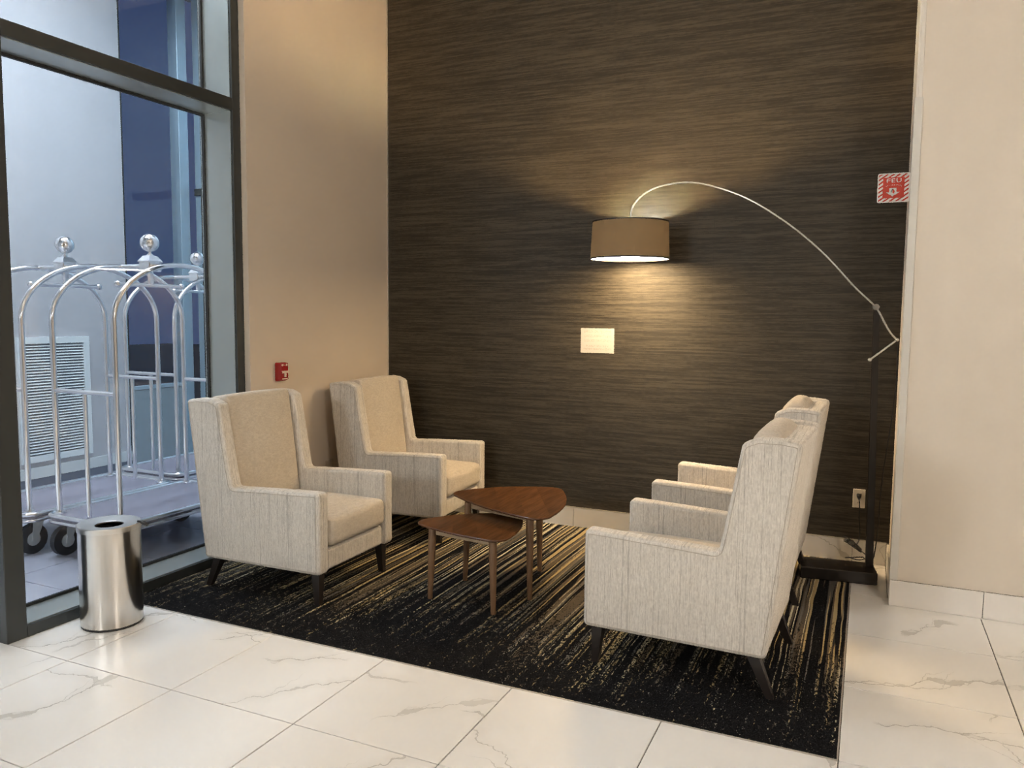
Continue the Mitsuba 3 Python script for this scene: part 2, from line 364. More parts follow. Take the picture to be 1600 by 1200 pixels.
# ------------------------------------------------------------------ window_1 between lobby and entrance hall
WF, WG, WL = -.040, -.262, -2.935     # front face, glass line, inner edge of the left mullion
WR = -1.578
labels['window_1'] = {'label': 'tall black framed interior window looking into the entrance hall', 'kind': 'structure'}
obj('mullion', bx(-.30, WF, -3.03, WL, -.001, CZ, .003), 'mat_frame', 'window_1')
obj('stile', bx(-.30, WF, WR, W0 - .001, -.001, CZ, .002), 'mat_frame', 'window_1')
obj('sill', bx(-.30, WF, WL, WR, -.001, .055, .002), 'mat_frame', 'window_1')
obj('transom', bx(-.30, WF, WL, WR, 2.685, 2.755, .002), 'mat_frame', 'window_1')
g = .0012
for nm, z0, z1 in (('lower', .055, 2.685), ('upper', 2.755, CZ)):
    obj('reveal', bx(-.29, WF - .016, WR - .004, WR - .0003, z0 + .004, z1 - .004), 'mat_reveal', 'window_1', label='pale grey side reveal of the ' + nm + ' pane')
    obj('reveal', bx(-.29, WF - .016, WL + .004, WR - .004, z0 + .0003, z0 + .004), 'mat_reveal', 'window_1')
    obj('reveal', bx(-.29, WF - .016, WL + .004, WR - .004, z1 - .004, z1 - .0003), 'mat_reveal', 'window_1')
    gy0, gy1 = WL + .002, WR - .0045
    ring = Polygon([(gy0, z0 + .005), (gy1, z0 + .005), (gy1, z1 - .005), (gy0, z1 - .005)])
    gk = ring.difference(ring.buffer(-.014, join_style=2))
    obj('gasket', mapped(plate(gk, .016), FACE_LEFT, (WG - .008, 0, 0)), 'mat_gasket', 'window_1')
    pane = trimesh.Trimesh([[WG, gy0 + .003, z0 + .008], [WG, gy1 - .003, z0 + .008], [WG, gy1 - .003, z1 - .008], [WG, gy0 + .003, z1 - .008]], [[0, 1, 2], [0, 2, 3]], process=False)
    obj('pane', pane, 'mat_glass', 'window_1')

# ------------------------------------------------------------------ entrance hall behind the glass
VX, VY0, VY1, VZ = -3.0, -6.2, .98, 4.7
VE = .10                       # end of its grey wall
labels_floor = struct('floor_vestibule', bx(VX, -.87, VY0, VY1, -.12, -.006), 'mat_vest_grout', 'dark grey tiled floor of the entrance hall with pale joints')
obj('base', bx(-.87, -.30, -3.1, VY1, -.12, -.006), 'mat_vest_grout', 'floor_vestibule')
xt = [-.302 - .6 * k for k in range(5)] + [VX]
for a, b in zip(xt[:-1], xt[1:]):
    for j in range(0, 12):
        y0, y1 = -6.05 + .6 * j, min(-6.05 + .6 * (j + 1), VY1)
        if y0 < -4.1 or (b > -.92 and y0 < -3.1) or (a - b) < .03: continue
        bb = b
        obj('tile', bx(bb + .002, a - .002, y0 + .002, y1 - .002, -.006, 0, .001), 'mat_vest_tile', 'floor_vestibule')
struct('wall_vestibule', bx(VX - .15, VX, VY0, VE, -.006, VZ), 'mat_vest_wall', 'grey wall of the entrance hall with a louvred vent')
struct('wall_vestibule_end', bx(VX, -.16, VY1, VY1 + .12, -.006, VZ), 'mat_blue_frame', 'blue-grey end wall of the entrance hall')
struct('wall_vestibule_near', bx(VX - .15, -.3, VY0 - .12, VY0, -.12, VZ), 'mat_vest_wall', 'near end wall of the entrance hall')
struct('ceiling_vestibule', bx(VX - .15, -.30, VY0 - .12, VY1 + .12, VZ, VZ + .1), 'mat_ceiling', 'white ceiling of the entrance hall')
struct('wall_vestibule_header', cat_(bx(-.46, -.302, -6.3, -3.03, 2.9, VZ), bx(-.46, -.302, -3.03, .98, CZ - .02, VZ)), 'mat_vest_wall', 'header wall above the opening to the entrance hall')
struct('wall_vestibule_side', bx(-.30, -.165, W0, VY1, -.006, VZ), 'mat_vest_wall', 'entrance hall side of the beige wall')
struct('baseboard_vestibule', bx(VX + .0005, VX + .014, -3.6, VE - .001, .07, .165), 'mat_vest_base', 'pale baseboard under the louvred vent')
struct('baseboard_vestibule_low', bx(VX + .0005, VX + .011, -3.6, VE - .001, .0005, .0695), 'mat_vest_dark', 'dark plinth strip under the pale baseboard')
# window_2: dusk glazing beyond the grey wall
labels['window_2'] = {'label': 'dark blue dusk window beyond the grey entrance hall wall', 'kind': 'structure'}
obj('stile', bx(VX - .10, VX, VE + .001, VE + .018, 0, VZ, .002), 'mat_frame', 'window_2')
obj('mullion', bx(VX - .12, VX + .006, .775, .895, 0, VZ, .004), 'mat_blue_frame', 'window_2')
obj('spandrel', bx(VX - .06, VX - .02, VE + .019, .774, 0, .74, .004), 'mat_spandrel', 'window_2')
obj('rail', bx(VX - .08, VX - .01, VE + .019, .774, .741, .775, .003), 'mat_blue_frame', 'window_2')
obj('pane', trimesh.Trimesh([[VX - .05, VE + .018, .77], [VX - .05, .776, .77], [VX - .05, .776, VZ - .01], [VX - .05, VE + .018, VZ - .01]], [[0, 1, 2], [0, 2, 3]], process=False), 'mat_glass', 'window_2')
obj('rail', bx(VX, -2.2, VY1 - .02, VY1 - .0005, 2.70, 2.77, .002), 'mat_frame', 'window_2')
obj('post', bx(VX + .09, VX + .12, VY1 - .02, VY1 - .0005, 0, 2.70, .002), 'mat_frame', 'window_2')
struct('pavement', bx(-30, -3.16, -25, 25, -.3, -.15), 'mat_asphalt', 'dark pavement outside the dusk window')

# louvred vent
v = thing('louvred_vent', 'pale louvred return air vent low on the grey entrance hall wall', 'vent')
vy0, vy1, vz0, vz1 = -.985, -.325, .21, 1.275
fr = sbox(vy0, vz0, vy1, vz1); fr = fr.difference(fr.buffer(-.055, join_style=2))
obj('frame', mapped(plate(fr, .024), FACE_LEFT, (VX + .0005, 0, 0)), 'mat_vent', v)
obj('backing', bx(VX + .0005, VX + .003, vy0 + .056, vy1 - .056, vz0 + .056, vz1 - .056), 'mat_duct', v, label='dark duct behind the slats')
nsl = 38
for i in range(nsl):
    z = vz0 + .062 + (vz1 - vz0 - .124) * (i + .5) / nsl
    s = bx(-.009, .009, vy0 + .056, vy1 - .056, -.0016, .0016)
    s.apply_transform(trimesh.transformations.rotation_matrix(math.radians(38), [0, 1, 0])); obj('slat', moved(s, VX + .012, 0, z), 'mat_vent', v)

# ------------------------------------------------------------------ ceiling lights
def ceiling_light(x, y, z, w, d, rad, label, group):
    t = thing('ceiling_light', label, 'ceiling light', group)
    f = sbox(-w / 2 - .03, -d / 2 - .03, w / 2 + .03, d / 2 + .03); f = f.difference(sbox(-w / 2, -d / 2, w / 2, d / 2))
    obj('frame', moved(plate(f, .02), x, y, z - .021), 'mat_plain_white', t)
    m = trimesh.Trimesh([[x - w / 2, y - d / 2, z - .012], [x - w / 2, y + d / 2, z - .012], [x + w / 2, y + d / 2, z - .012], [x + w / 2, y - d / 2, z - .012]], [[0, 1, 2], [0, 2, 3]], process=False)
    obj('diffuser', m, 'mat_bulb', t, emitter={'type': 'area', 'radiance': {'type': 'rgb', 'value': list(rad)}})
for x, y, lb in ((1.4, -5.3, 'white panel light in the lobby ceiling nearest the window'), (5.4, -5.3, 'white panel light in the lobby ceiling in front of the off-white wall'), (3.4, -8.6, 'white panel light in the lobby ceiling farthest from the seating')):
    ceiling_light(x, y, CZ, 1.2, .8, LOBBY, lb, 'lobby ceiling panel lights')
for x, lb in ((-.95, 'long cool white strip light over the entrance hall, nearer the glass'), (-1.75, 'long cool white strip light over the entrance hall, nearer its grey wall')):
    ceiling_light(x, -1.9, VZ, .28, 3.2, VEST, lb, 'entrance hall strip lights')
for x, y, z, rad, lb in ((.9, -6.6, 2.10, PENDANT_LEFT, 'white globe pendant lamp over the lobby, nearer the entrance'), (5.2, -4.6, 2.40, PENDANT_RIGHT, 'white globe pendant lamp over the lobby, nearer the off-white wall')):
    t = thing('pendant_lamp', lb, 'pendant lamp', 'globe pendant lamps')
    obj('globe', moved(trimesh.creation.icosphere(3, .28), x, y, z), 'mat_bulb', t, smooth=True, emitter={'type': 'area', 'radiance': {'type': 'rgb', 'value': rad}})
    obj('cord', tube([[x, y, z + .33], [x, y, CZ - .03]], .006, 8), 'mat_black', t)
    obj('canopy', moved(lathe([(0, 0), (.07, 0), (.07, .025), (0, .028)], 24), x, y, CZ - .0285), 'mat_plain_white', t)
    obj('cap', moved(lathe([(0, 0), (.05, 0), (.035, .06), (0, .06)], 24), x, y, z + .272), 'mat_trim_metal', t)

# ------------------------------------------------------------------ carpet
cp = Polygon([(WF + .002, YG + .006), (XG - .006, YG + .006), (XG - .006, -.0145), (.0135, -.0145), (.0135, W0 - .001), (WF + .002, W0 - .001)])
obj('carpet', moved(plate(cp, .009), 0, 0, -.0055), 'mat_carpet', label='black carpet inset with broken grey and gold stripes under the armchairs', cat='carpet')
obj('edge_strip', cat_(bx(WF + .002, XG, YG, YG + .0055, -.0055, .0020), bx(XG - .0055, XG, YG + .0056, -.0145, -.0055, .0020)), 'mat_trim_metal', 'carpet', label='thin metal edge strip')

# ------------------------------------------------------------------ wing armchairs
CW = .70                                    # overall width
SIDE = Polygon([(0, .168), (0, .592), (.30, .582), (.562, .570), (.580, .66), (.640, 1.01), (.700, 1.035), (.785, 1.036), (.864, 1.026), (.757, .168)])
SIDE = SIDE.buffer(.020).buffer(-.040).buffer(.020)
SIDE_T = .088
def swap(m):                                # (u, z, depth) drawing -> local (x forward = -u, y across, z up)
    m = m.copy(); V = m.vertices.copy(); m.vertices = np.stack([-V[:, 0], V[:, 2], V[:, 1]], 1); return m
side_mesh = swap(soft_extrude(SIDE, SIDE_T, .020, n=260))
BACKP = Polygon([(.60, .170), (.755, .170), (.860, 1.018), (.765, 1.024)]).buffer(-.012).buffer(.012)
back_mesh = swap(soft_extrude(BACKP, CW - 2 * SIDE_T + .004, .006, n=160))
seat_mesh = soft_box(.665, CW - 2 * SIDE_T - .006, .150, .030, (.012, .004, .016), 20)
def cushion(crown, r):
    m = soft_box(.130, CW - 2 * SIDE_T - .010, .620, r, crown, 24)
    m.apply_transform(trimesh.transformations.rotation_matrix(math.radians(-7.2), [0, 1, 0])); return m
flat_cushion, puffed_cushion = cushion((.022, .006, .006), .022), cushion((.026, .004, .026), .052)
rail_mesh = bx(-.60, -.014, -(CW / 2 - SIDE_T) + .002, (CW / 2 - SIDE_T) - .002, .172, .284, .012)
deck_mesh = bx(-.595, -.05, -(CW / 2 - SIDE_T) + .002, (CW / 2 - SIDE_T) - .002, .2845, .2935)
def leg_mesh(top, bot, w0, w1, h):
    P = [[top[0] + sx * w0, top[1] + sy * w0, h] for sx in (-1, 1) for sy in (-1, 1)] + [[bot[0] + sx * w1, bot[1] + sy * w1, 0] for sx in (-1, 1) for sy in (-1, 1)]
    return trimesh.convex.convex_hull(np.array(P))
hy = CW / 2
leg_meshes = [leg_mesh((-.052, s * (hy - .060)), (-.044, s * (hy - .052)), .024, .015, .170) for s in (-1, 1)] + [leg_mesh((-.700, s * (hy - .060)), (-.775, s * (hy - .054)), .024, .015, .170) for s in (-1, 1)]
PART = {}
def seam_mesh(y):
    ring = SIDE.buffer(-.017).exterior; P = np.array([ring.interpolate(i / 200, normalized=True).coords[0] for i in range(200)])
    return tube(np.column_stack([-P[:, 0], np.full(200, y), P[:, 1]]), .0016, 6, True)
SEAMS = [mikit.ply(seam_mesh(y), None, True) for y in (-hy - .0001, hy + .0001)]
for nm, m, sm in (('side_l', side_mesh, 40), ('back', back_mesh, 40), ('seat', seat_mesh, 50), ('flat', flat_cushion, 50), ('puffed', puffed_cushion, 50), ('rail', rail_mesh, 30), ('deck', deck_mesh, False)):
    PART[nm] = mikit.ply(m, None, sm)
LEGS = [mikit.ply(m, None, False) for m in leg_meshes]
def armchair(x, y, deg, cushion_kind, label):
    t = thing('armchair', label, 'armchair', 'wing armchairs on the striped carpet')
    M = T().translate([x, y, .0038]).rotate([0, 0, 1], deg)
    for yy in (-hy, hy - SIDE_T): obj('side_panel', PART['side_l'], 'mat_fabric', t, M @ T().translate([0, yy, 0]))
    obj('backrest', PART['back'], 'mat_fabric', t, M @ T().translate([0, -(hy - SIDE_T) - .002, 0]))
    for sm in SEAMS: obj('seam', sm, 'mat_seam', t, M)
    obj('front_rail', PART['rail'], 'mat_fabric', t, M)
    obj('seat_base', PART['deck'], 'mat_fabric', t, M)
    obj('seat_cushion', PART['seat'], 'mat_fabric_mottled', t, M @ T().translate([-.327, 0, .370]))
    obj('back_cushion', PART[cushion_kind], 'mat_fabric_mottled', t, M @ T().translate([-.690, 0, .735]))
    for L in LEGS: obj('leg', L, 'mat_dark_leg', t, M, label='dark wooden tapered leg')
    return t
armchair(.945, -1.735, 1.0, 'flat', 'beige fabric wing armchair nearest the window, beside the steel bin')
armchair(.945, -.500, 2.5, 'flat', 'beige fabric wing armchair in the far left corner, between the beige and dark walls')
armchair(2.372, -1.745, 180 - 2.0, 'puffed', 'pale beige wing armchair seen side-on in the right foreground, nearest the viewer')
armchair(2.372, -.640, 180 - 1.0, 'puffed', 'beige wing armchair half hidden behind the right foreground armchair, nearest the lamp base')

# ------------------------------------------------------------------ nesting tables
def rounded_tri(pts, sag, r):
    P = [np.array(p, float) for p in pts]; c = sum(P) / 3; out = []
    for i in range(3):
        a, b = P[i], P[(i + 1) % 3]; m = (a + b) / 2; n = m - c; n /= np.linalg.norm(n)
        for s in np.linspace(0, 1, 24, endpoint=False): out.append(a + (b - a) * s + n * sag[i] * 4 * s * (1 - s))
    return Polygon(out).buffer(-r).buffer(r, quad_segs=16)
def table(name, corners, sag, r, ztop, legs, label):
    t = thing(name, label, 'table', 'nesting coffee tables')
    poly = rounded_tri(corners, sag, r); n = 120
    P = np.array([poly.exterior.interpolate(i / n, normalized=True).coords[0] for i in range(n)])
    if not poly.exterior.is_ccw: P = P[::-1]
    tg = np.roll(P, -1, 0) - np.roll(P, 1, 0); tg /= np.linalg.norm(tg, axis=1, keepdims=True); nr = np.stack([-tg[:, 1], tg[:, 0]], 1)
    L = [(.030, -.020), (.006, -.012), (.0, -.008), (.0, -.003), (.003, 0)]
    V = np.vstack([np.column_stack([P + nr * i, np.full(n, ztop + z)]) for i, z in L] + [np.append(P.mean(0), ztop - .020), np.append(P.mean(0), ztop)]); F = []
    for k in range(len(L) - 1):
        for i in range(n):
            j = (i + 1) % n; F += [[k * n + i, k * n + j, (k + 1) * n + j], [k * n + i, (k + 1) * n + j, (k + 1) * n + i]]
    c0, c1 = len(V) - 2, len(V) - 1; b = (len(L) - 1) * n
    for i in range(n):
        j = (i + 1) % n; F += [[c0, j, i], [c1, b + i, b + j]]
    obj('tabletop', trimesh.Trimesh(V, F, process=False), 'mat_walnut', t, smooth=25)
    cen = P.mean(0); tops = []
    for (x, y) in legs:
        q = np.array([x, y]); tp = q + (cen - q) * .055; tops.append(tp)
        s = np.linspace(0, 1, 9); pts = np.column_stack([q[0] + (tp[0] - q[0]) * s, q[1] + (tp[1] - q[1]) * s, .0040 + (ztop - .0205 - .0040) * s])
        obj('leg', tube(pts, np.interp(s, [0, .75, 1], [.0125, .0205, .0205]), 20), 'mat_walnut_leg', t, smooth=40)
    for i in range(3):
        a, b2 = tops[i], tops[(i + 1) % 3]; d = b2 - a; ln = np.linalg.norm(d); d /= ln
        m = bx(.021, ln - .021, -.002, .014, -.008, .026, .002); m.apply_transform(trimesh.transformations.rotation_matrix(math.atan2(d[1], d[0]), [0, 0, 1]))
        obj('apron', moved(m, a[0], a[1], ztop - .0468), 'mat_apron', t)
    return t
table('coffee_table', [(1.255, -1.275), (1.975, -1.620), (1.790, -.870)], (.055, .075, .085), .085, .475, [(1.409, -1.372), (1.857, -1.491), (1.726, -1.035)], 'taller walnut coffee table with a rounded triangular top and round tapered legs')
table('coffee_table', [(1.265, -1.700), (1.850, -1.835), (1.710, -1.290)], (.035, .050, .075), .075, .405, [(1.375, -1.705), (1.771, -1.757), (1.618, -1.442)], 'lower walnut coffee table partly tucked under the taller one')

# ------------------------------------------------------------------ arc floor lamp
lt = thing('arc_floor_lamp', 'arc floor lamp with brown drum shade, chrome arm and dark post on a slab base', 'floor lamp')
BR = math.radians(7.0)
def lampM(): return T().translate([3.497, -.315, 0]).rotate([0, 0, 1], 7.0)
# local frame: x along the arm (negative towards the shade), y depth
obj('base', bx(-.385, .022, -.125, .085, .0042, .072, .004), 'mat_lamp_dark', lt, lampM())
pole = trimesh.convex.convex_hull(np.array([[x, y, .072] for x in (-.027, .012) for y in (-.014, .026)] + [[x - .036, y, 1.585] for x in (-.016, .014) for y in (-.010, .016)]))
obj('post', pole, 'mat_lamp_dark', lt, lampM())
cs, sn = math.cos(BR), math.sin(BR)
def LP(x, y, z): return np.array([3.497 + x * cs - y * sn, -.315 + x * sn + y * cs, z])
from scipy.interpolate import CubicSpline
# arm in its own upright plane, points (x, y, z)
ap = np.array([(2.022, -.312, 2.132), (2.028, -.312, 2.178), (2.081, -.318, 2.246), (2.166, -.328, 2.292), (2.286, -.338, 2.314), (2.403, -.345, 2.314), (2.558, -.352, 2.275), (2.709, -.356, 2.214), (2.896, -.36, 2.1), (3.076, -.356, 1.959), (3.253, -.351, 1.781), (3.376, -.348, 1.644), (3.455, -.346, 1.565), (3.515, -.344, 1.459), (3.572, -.342, 1.385)])
tt = np.r_[0, np.cumsum(np.linalg.norm(np.diff(ap, axis=0), axis=1))]; sp = CubicSpline(tt, ap); ss = np.linspace(0, tt[-1], 90)
arm = sp(ss)
obj('arm', tube(arm, .0056, 14), 'mat_chrome', lt, smooth=40)
tail = arm[-1]; tip = np.array([3.439, -.346, 1.270])
obj('counter_rod', tube([tail, tip], .0055, 12), 'mat_chrome', lt, smooth=40)
for q, r in ((tail, .011), (tip, .011)): obj('joint_ball', moved(trimesh.creation.icosphere(2, r), *q), 'mat_chrome', lt, smooth=True)
kn = np.array([3.456, -.340, 1.566])
kb = trimesh.creation.cylinder(.017, .050, sections=28); kb.apply_transform(trimesh.transformations.rotation_matrix(math.pi / 2, [1, 0, 0])); kb.apply_transform(trimesh.transformations.rotation_matrix(BR, [0, 0, 1]))
obj('pivot_knob', moved(kb, *kn), 'mat_chrome', lt, smooth=40)
S = np.array([2.021, -.312, 0])
SB, ST, RB, RT = 1.864, 2.094, .249, .239
shade = lathe([(RB, SB), (RT, ST)], 72)
sk = obj('shade', moved(shade, S[0], S[1], 0), 'mat_shade', lt, smooth=True)
obj('rim', moved(lathe([(RB - .003, SB - .003), (RB + .002, SB - .003), (RB + .002, SB + .004), (RB - .003, SB + .004), (RB - .003, SB - .003)], 72), S[0], S[1], 0), 'mat_lamp_dark', sk, smooth=40)
obj('rim', moved(lathe([(RT - .003, ST - .004), (RT + .002, ST - .004), (RT + .002, ST + .003), (RT - .003, ST + .003), (RT - .003, ST - .004)], 72), S[0], S[1], 0), 'mat_lamp_dark', sk, smooth=40)
obj('spider', cat_(*[tube([[S[0], S[1], 2.060], [S[0] + .231 * math.cos(a), S[1] + .231 * math.sin(a), 2.086]], .002, 6) for a in (.4, .4 + 2.094, .4 + 4.189)]), 'mat_chrome', sk)
obj('socket', moved(lathe([(0, 2.025), (.018, 2.025), (.018, 2.075), (.009, 2.085), (.005, 2.130), (0, 2.130)], 20), S[0], S[1], 0), 'mat_chrome', lt, smooth=40)
bulb = trimesh.creation.icosphere(2, .038)
obj('bulb', moved(bulb, S[0], S[1], 1.985), 'mat_bulb', lt, smooth=True, label='glowing warm bulb', emitter={'type': 'area', 'radiance': {'type': 'rgb', 'value': BULB}})
dn = 72; da = np.arange(dn) * 2 * np.pi / dn
dv = np.vstack([np.column_stack([S[0] + (RB - .005) * np.cos(da), S[1] + (RB - .005) * np.sin(da), np.full(dn, SB + .004)]), [[S[0], S[1], SB + .004]]])
obj('diffuser', trimesh.Trimesh(dv, [[dn, (i + 1) % dn, i] for i in range(dn)], process=False), 'mat_bulb', lt, label='glowing opal diffuser disc', emitter={'type': 'area', 'radiance': {'type': 'rgb', 'value': GLOW}})
def cord(pts, r=.0032, n=60, sides=8):
    P = np.array(pts, float); t_ = np.r_[0, np.cumsum(np.linalg.norm(np.diff(P, axis=0), axis=1))]
    return tube(CubicSpline(t_, P)(np.linspace(0, t_[-1], n)), r, sides)
obj('hanging_cord', cord([tail + [0, .004, -.008], tail + [.008, .02, -.15], tail + [-.004, .05, -.45], [3.535, -.235, .55], [3.525, -.230, .25], [3.512, -.222, .10]]), 'mat_black', lt, smooth=True, label='black cord hanging from the arm end')
obj('plug_cord', cord([(3.418, -.034, .405), (3.422, -.045, .37), (3.424, -.036, .30), (3.432, -.030, .18), (3.420, -.060, .130), (3.385, -.090, .125), (3.365, -.110, .155), (3.385, -.130, .170), (3.430, -.170, .130), (3.475, -.215, .095), (3.45, -.212, .078), (3.40, -.205, .076), (3.37, -.200, .080), (3.36, -.215, .080), (3.40, -.230, .090), (3.46, -.235, .095)], n=120), 'mat_black', lt, smooth=True, label='black cord running to the outlet')
bun = [cord([(3.345, -.10, .150 + .01 * k), (3.375, -.112 - .006 * k, .138 + .012 * k), (3.41, -.128 + .005 * k, .120 + .008 * k), (3.445, -.140, .102 + .006 * k)], .0034, 24) for k in range(4)]
obj('cord_bundle', cat_(*bun), 'mat_black', lt, smooth=True, label='bunched black cord')

# ------------------------------------------------------------------ outlet with plug
ot = thing('wall_outlet', 'white duplex outlet low on the dark wall with a black plug in it', 'outlet')
obj('cover_plate', bx(3.3825, 3.4535, -.007, -.0005, .340, .458, .003), 'mat_outlet', ot)
for z in (.372, .424):
    rc = obj('receptacle', bx(3.402, 3.434, -.0092, -.007, z - .017, z + .017, .002), 'mat_outlet', ot)
    for dx in (-.006, .006): obj('slot', bx(3.418 + dx - .0012, 3.418 + dx + .0012, -.0098, -.0093, z - .002, z + .007), 'mat_black', rc)
obj('plug', trimesh.convex.convex_hull(np.vstack([bx(3.404, 3.432, -.024, -.010, .412, .432, .004).vertices, bx(3.411, 3.425, -.034, -.014, .402, .424, .003).vertices])), 'mat_black', ot, label='black plug')
o2 = thing('wall_outlet', 'beige outlet low on the beige wall behind the corner armchair', 'outlet')
obj('cover_plate', bx(.0005, .006, -.800, -.715, .395, .470, .002), 'mat_outlet_beige', o2)
obj('receptacle', bx(.006, .008, -.790, -.762, .416, .450, .001), 'mat_outlet_beige', o2)

# ------------------------------------------------------------------ signs
def text_at(txt, h, x, z, A, org, depth=.0005, bold=False, width=None, center=True):
    m = meshkit.text_mesh(txt, h, depth, bold); w = m.bounds[1][0] - m.bounds[0][0]
    if width: m.apply_scale([width / w, 1, 1]); w = width
    m.apply_translation([x - m.bounds[0][0] - (w / 2 if center else 0), z, 0])
    return mapped(m, A, org)

ps = thing('paper_notice', 'small white paper notice with faint grey text on the dark wall', 'notice')
obj('sheet', bx(1.594, 1.836, -.0016, -.0005, 1.244, 1.416), 'mat_paper', ps)
for i, (tx, h, z, w) in enumerate((("MERCI D'UTILISER", .0165, 1.384, .190), ("UNIQUEMENT LES", .0165, 1.354, .190), ("SIEGES DESIGNES", .0165, 1.323, .195), ("PLEASE USE ONLY", .011, 1.288, .160), ("THE DESIGNATED SEATS", .011, 1.266, .200))):
    obj('text_line', text_at(tx, h, 1.716, z, FACE_BACK, (0, -.0017, 0), .0003, False, w), 'mat_ink', ps, label='faint grey line of text')

fs = thing('fire_extinguisher_sign', 'red and white FEU sign with a down arrow at the edge of dark wall', 'sign')
sx0, sx1, sz0, sz1, sy = 3.434, 3.5955, 2.140, 2.299, -.345
rr = sbox(sx0, sz0, sx1, sz1).buffer(-.010).buffer(.010)
obj('plate', mapped(plate(rr, .003), FACE_BACK, (0, sy + .003, 0)), 'mat_sign_white', fs)
obj('flange', bx(sx1 - .0005, XR - .0003, sy + .0005, sy + .018, sz0 + .008, sz1 - .008), 'mat_sign_white', fs)
inner = sbox(sx0 + .0275, sz0 + .0245, sx1 - .0275, sz1 - .0235)
obj('red_panel', mapped(plate(inner, .0006), FACE_BACK, (0, sy, 0)), 'mat_sign_red', fs, label='red centre panel')
border = sbox(sx0 + .006, sz0 + .006, sx1 - .006, sz1 - .006).difference(inner)
st = .0225
for k in range(-12, 14):
    c = k * st
    band = Polygon([(sx0 - .1, sz0 - .1 * .72 + c - .0), (sx1 + .1, sz0 + (sx1 - sx0 + .1) * .72 + c), (sx1 + .1, sz0 + (sx1 - sx0 + .1) * .72 + c + .0092), (sx0 - .1, sz0 - .1 * .72 + c + .0092)])
    for gm in getattr(band.intersection(border), 'geoms', [band.intersection(border)]):
        if gm.area > 8e-6 and gm.geom_type == 'Polygon': obj('stripe', mapped(plate(gm, .0006), FACE_BACK, (0, sy, 0)), 'mat_sign_red', fs)
scx = (sx0 + sx1) / 2
obj('lettering', text_at('FEU', .0205, scx + .001, sz1 - .0505, FACE_BACK, (0, sy - .0007, 0), .0005, True, .074), 'mat_sign_white', fs, label='white FEU lettering')
small = []
word = 'EXTINCTEUR'
for i, ch in enumerate(word):
    a = (i - 4.5) / 4.5 * .30; m = meshkit.text_mesh(ch, .0062, .0004, True); m.apply_translation([-(m.bounds[0][0] + m.bounds[1][0]) / 2, 0, 0])
    m.apply_transform(trimesh.transformations.rotation_matrix(-a, [0, 0, 1])); m.apply_translation([scx + .122 * math.sin(a), sz1 - .068 - .122 * (1 - math.cos(a)), 0]); small.append(mapped(m, FACE_BACK, (0, sy - .0007, 0)))
obj('lettering', cat_(*small), 'mat_sign_white', fs, label='small curved EXTINCTEUR lettering')
ax, az = scx - .003, sz0 + .0
arrow = Polygon([(ax - .018, az + .078), (ax + .018, az + .078), (ax + .018, az + .056), (ax + .036, az + .056), (ax, az + .033), (ax - .036, az + .056), (ax - .018, az + .056)])
obj('arrow', mapped(plate(arrow, .0004), FACE_BACK, (0, sy - .0007, 0)), 'mat_sign_white', fs, label='white down arrow')
icon = sbox(ax, az + .050, ax + .007, az + .066).buffer(.0012).union(sbox(ax + .001, az + .066, ax + .005, az + .0705))
obj('extinguisher_symbol', mapped(plate(icon, .0003), FACE_BACK, (0, sy - .0012, 0)), 'mat_sign_red', fs, label='red extinguisher symbol')
hose = Polygon([(ax - .002, az + .071), (ax - .007, az + .066), (ax - .010, az + .053), (ax - .0075, az + .053), (ax - .005, az + .063), (ax + .002, az + .068), (ax + .005, az + .0715)])
obj('hose_symbol', mapped(plate(hose, .0003), FACE_BACK, (0, sy - .0012, 0)), 'mat_black', fs, label='black hose symbol')

# fire alarm pull station on the beige wall
fa = thing('fire_alarm_box', 'small dark red fire alarm pull station on the beige wall', 'fire alarm')
ay0, ay1, az0, az1 = -1.300, -1.222, 1.064, 1.185
body = trimesh.convex.convex_hull(np.vstack([bx(.0005, .030, ay0, ay1, az0 + .004, az1, .004).vertices, bx(.030, .048, ay0 + .004, ay1 - .004, az0 + .014, az1 - .003, .003).vertices]))
obj('housing', body, 'mat_alarm_red', fa)
ac = (ay0 + ay1) / 2
obj('handle', mapped(plate(Polygon([(ac - .026, 1.133), (ac + .026, 1.133), (ac + .026, 1.119), (ac + .007, 1.119), (ac + .007, 1.094), (ac - .007, 1.094), (ac - .007, 1.119), (ac - .026, 1.119)]), .008), FACE_LEFT, (.0482, 0, 0)), 'mat_alarm_white', fa, label='white T-shaped pull handle')
for a, b, c, d in ((-.029, -.014, 1.164, 1.177), (.011, .027, 1.163, 1.178), (-.008, .004, 1.169, 1.172)): obj('marking', mapped(plate(sbox(ac + a, c, ac + b, d), .0008), FACE_LEFT, (.0482, 0, 0)), 'mat_alarm_white', fa, label='small white marking')
obj('marking', mapped(plate(sbox(ac - .024, 1.079, ac + .026, 1.0855), .0008), FACE_LEFT, (.0482, 0, 0)), 'mat_alarm_white', fa, label='thin pale marking strip')

# ------------------------------------------------------------------ steel bin
bn = thing('waste_bin', 'round brushed steel waste bin with open funnel lid by the window frame', 'waste bin')
BXC, BYC, BRAD, BH = .148, -2.640, .138, .470
obj('body', moved(lathe([(BRAD - .012, .012), (BRAD, .012), (BRAD, BH), (BRAD - .004, BH), (BRAD - .004, .020), (0, .020)], 72), BXC, BYC, 0), 'mat_brushed', bn, smooth=35)
obj('foot_ring', moved(lathe([(0, .0005), (BRAD - .003, .0005), (BRAD - .003, .0118), (0, .0118)], 72), BXC, BYC, 0), 'mat_black', bn, smooth=35, label='black foot ring')
ld = obj('lid', moved(lathe([(BRAD + .0005, BH - .004), (BRAD + .004, BH - .004), (BRAD + .004, BH + .018), (BRAD + .001, BH + .022), (BRAD - .006, BH + .022), (.066, BH + .014), (.062, BH + .011), (.062, BH + .005), (.066, BH + .008)], 72), BXC, BYC, 0), 'mat_lid', bn, smooth=35)
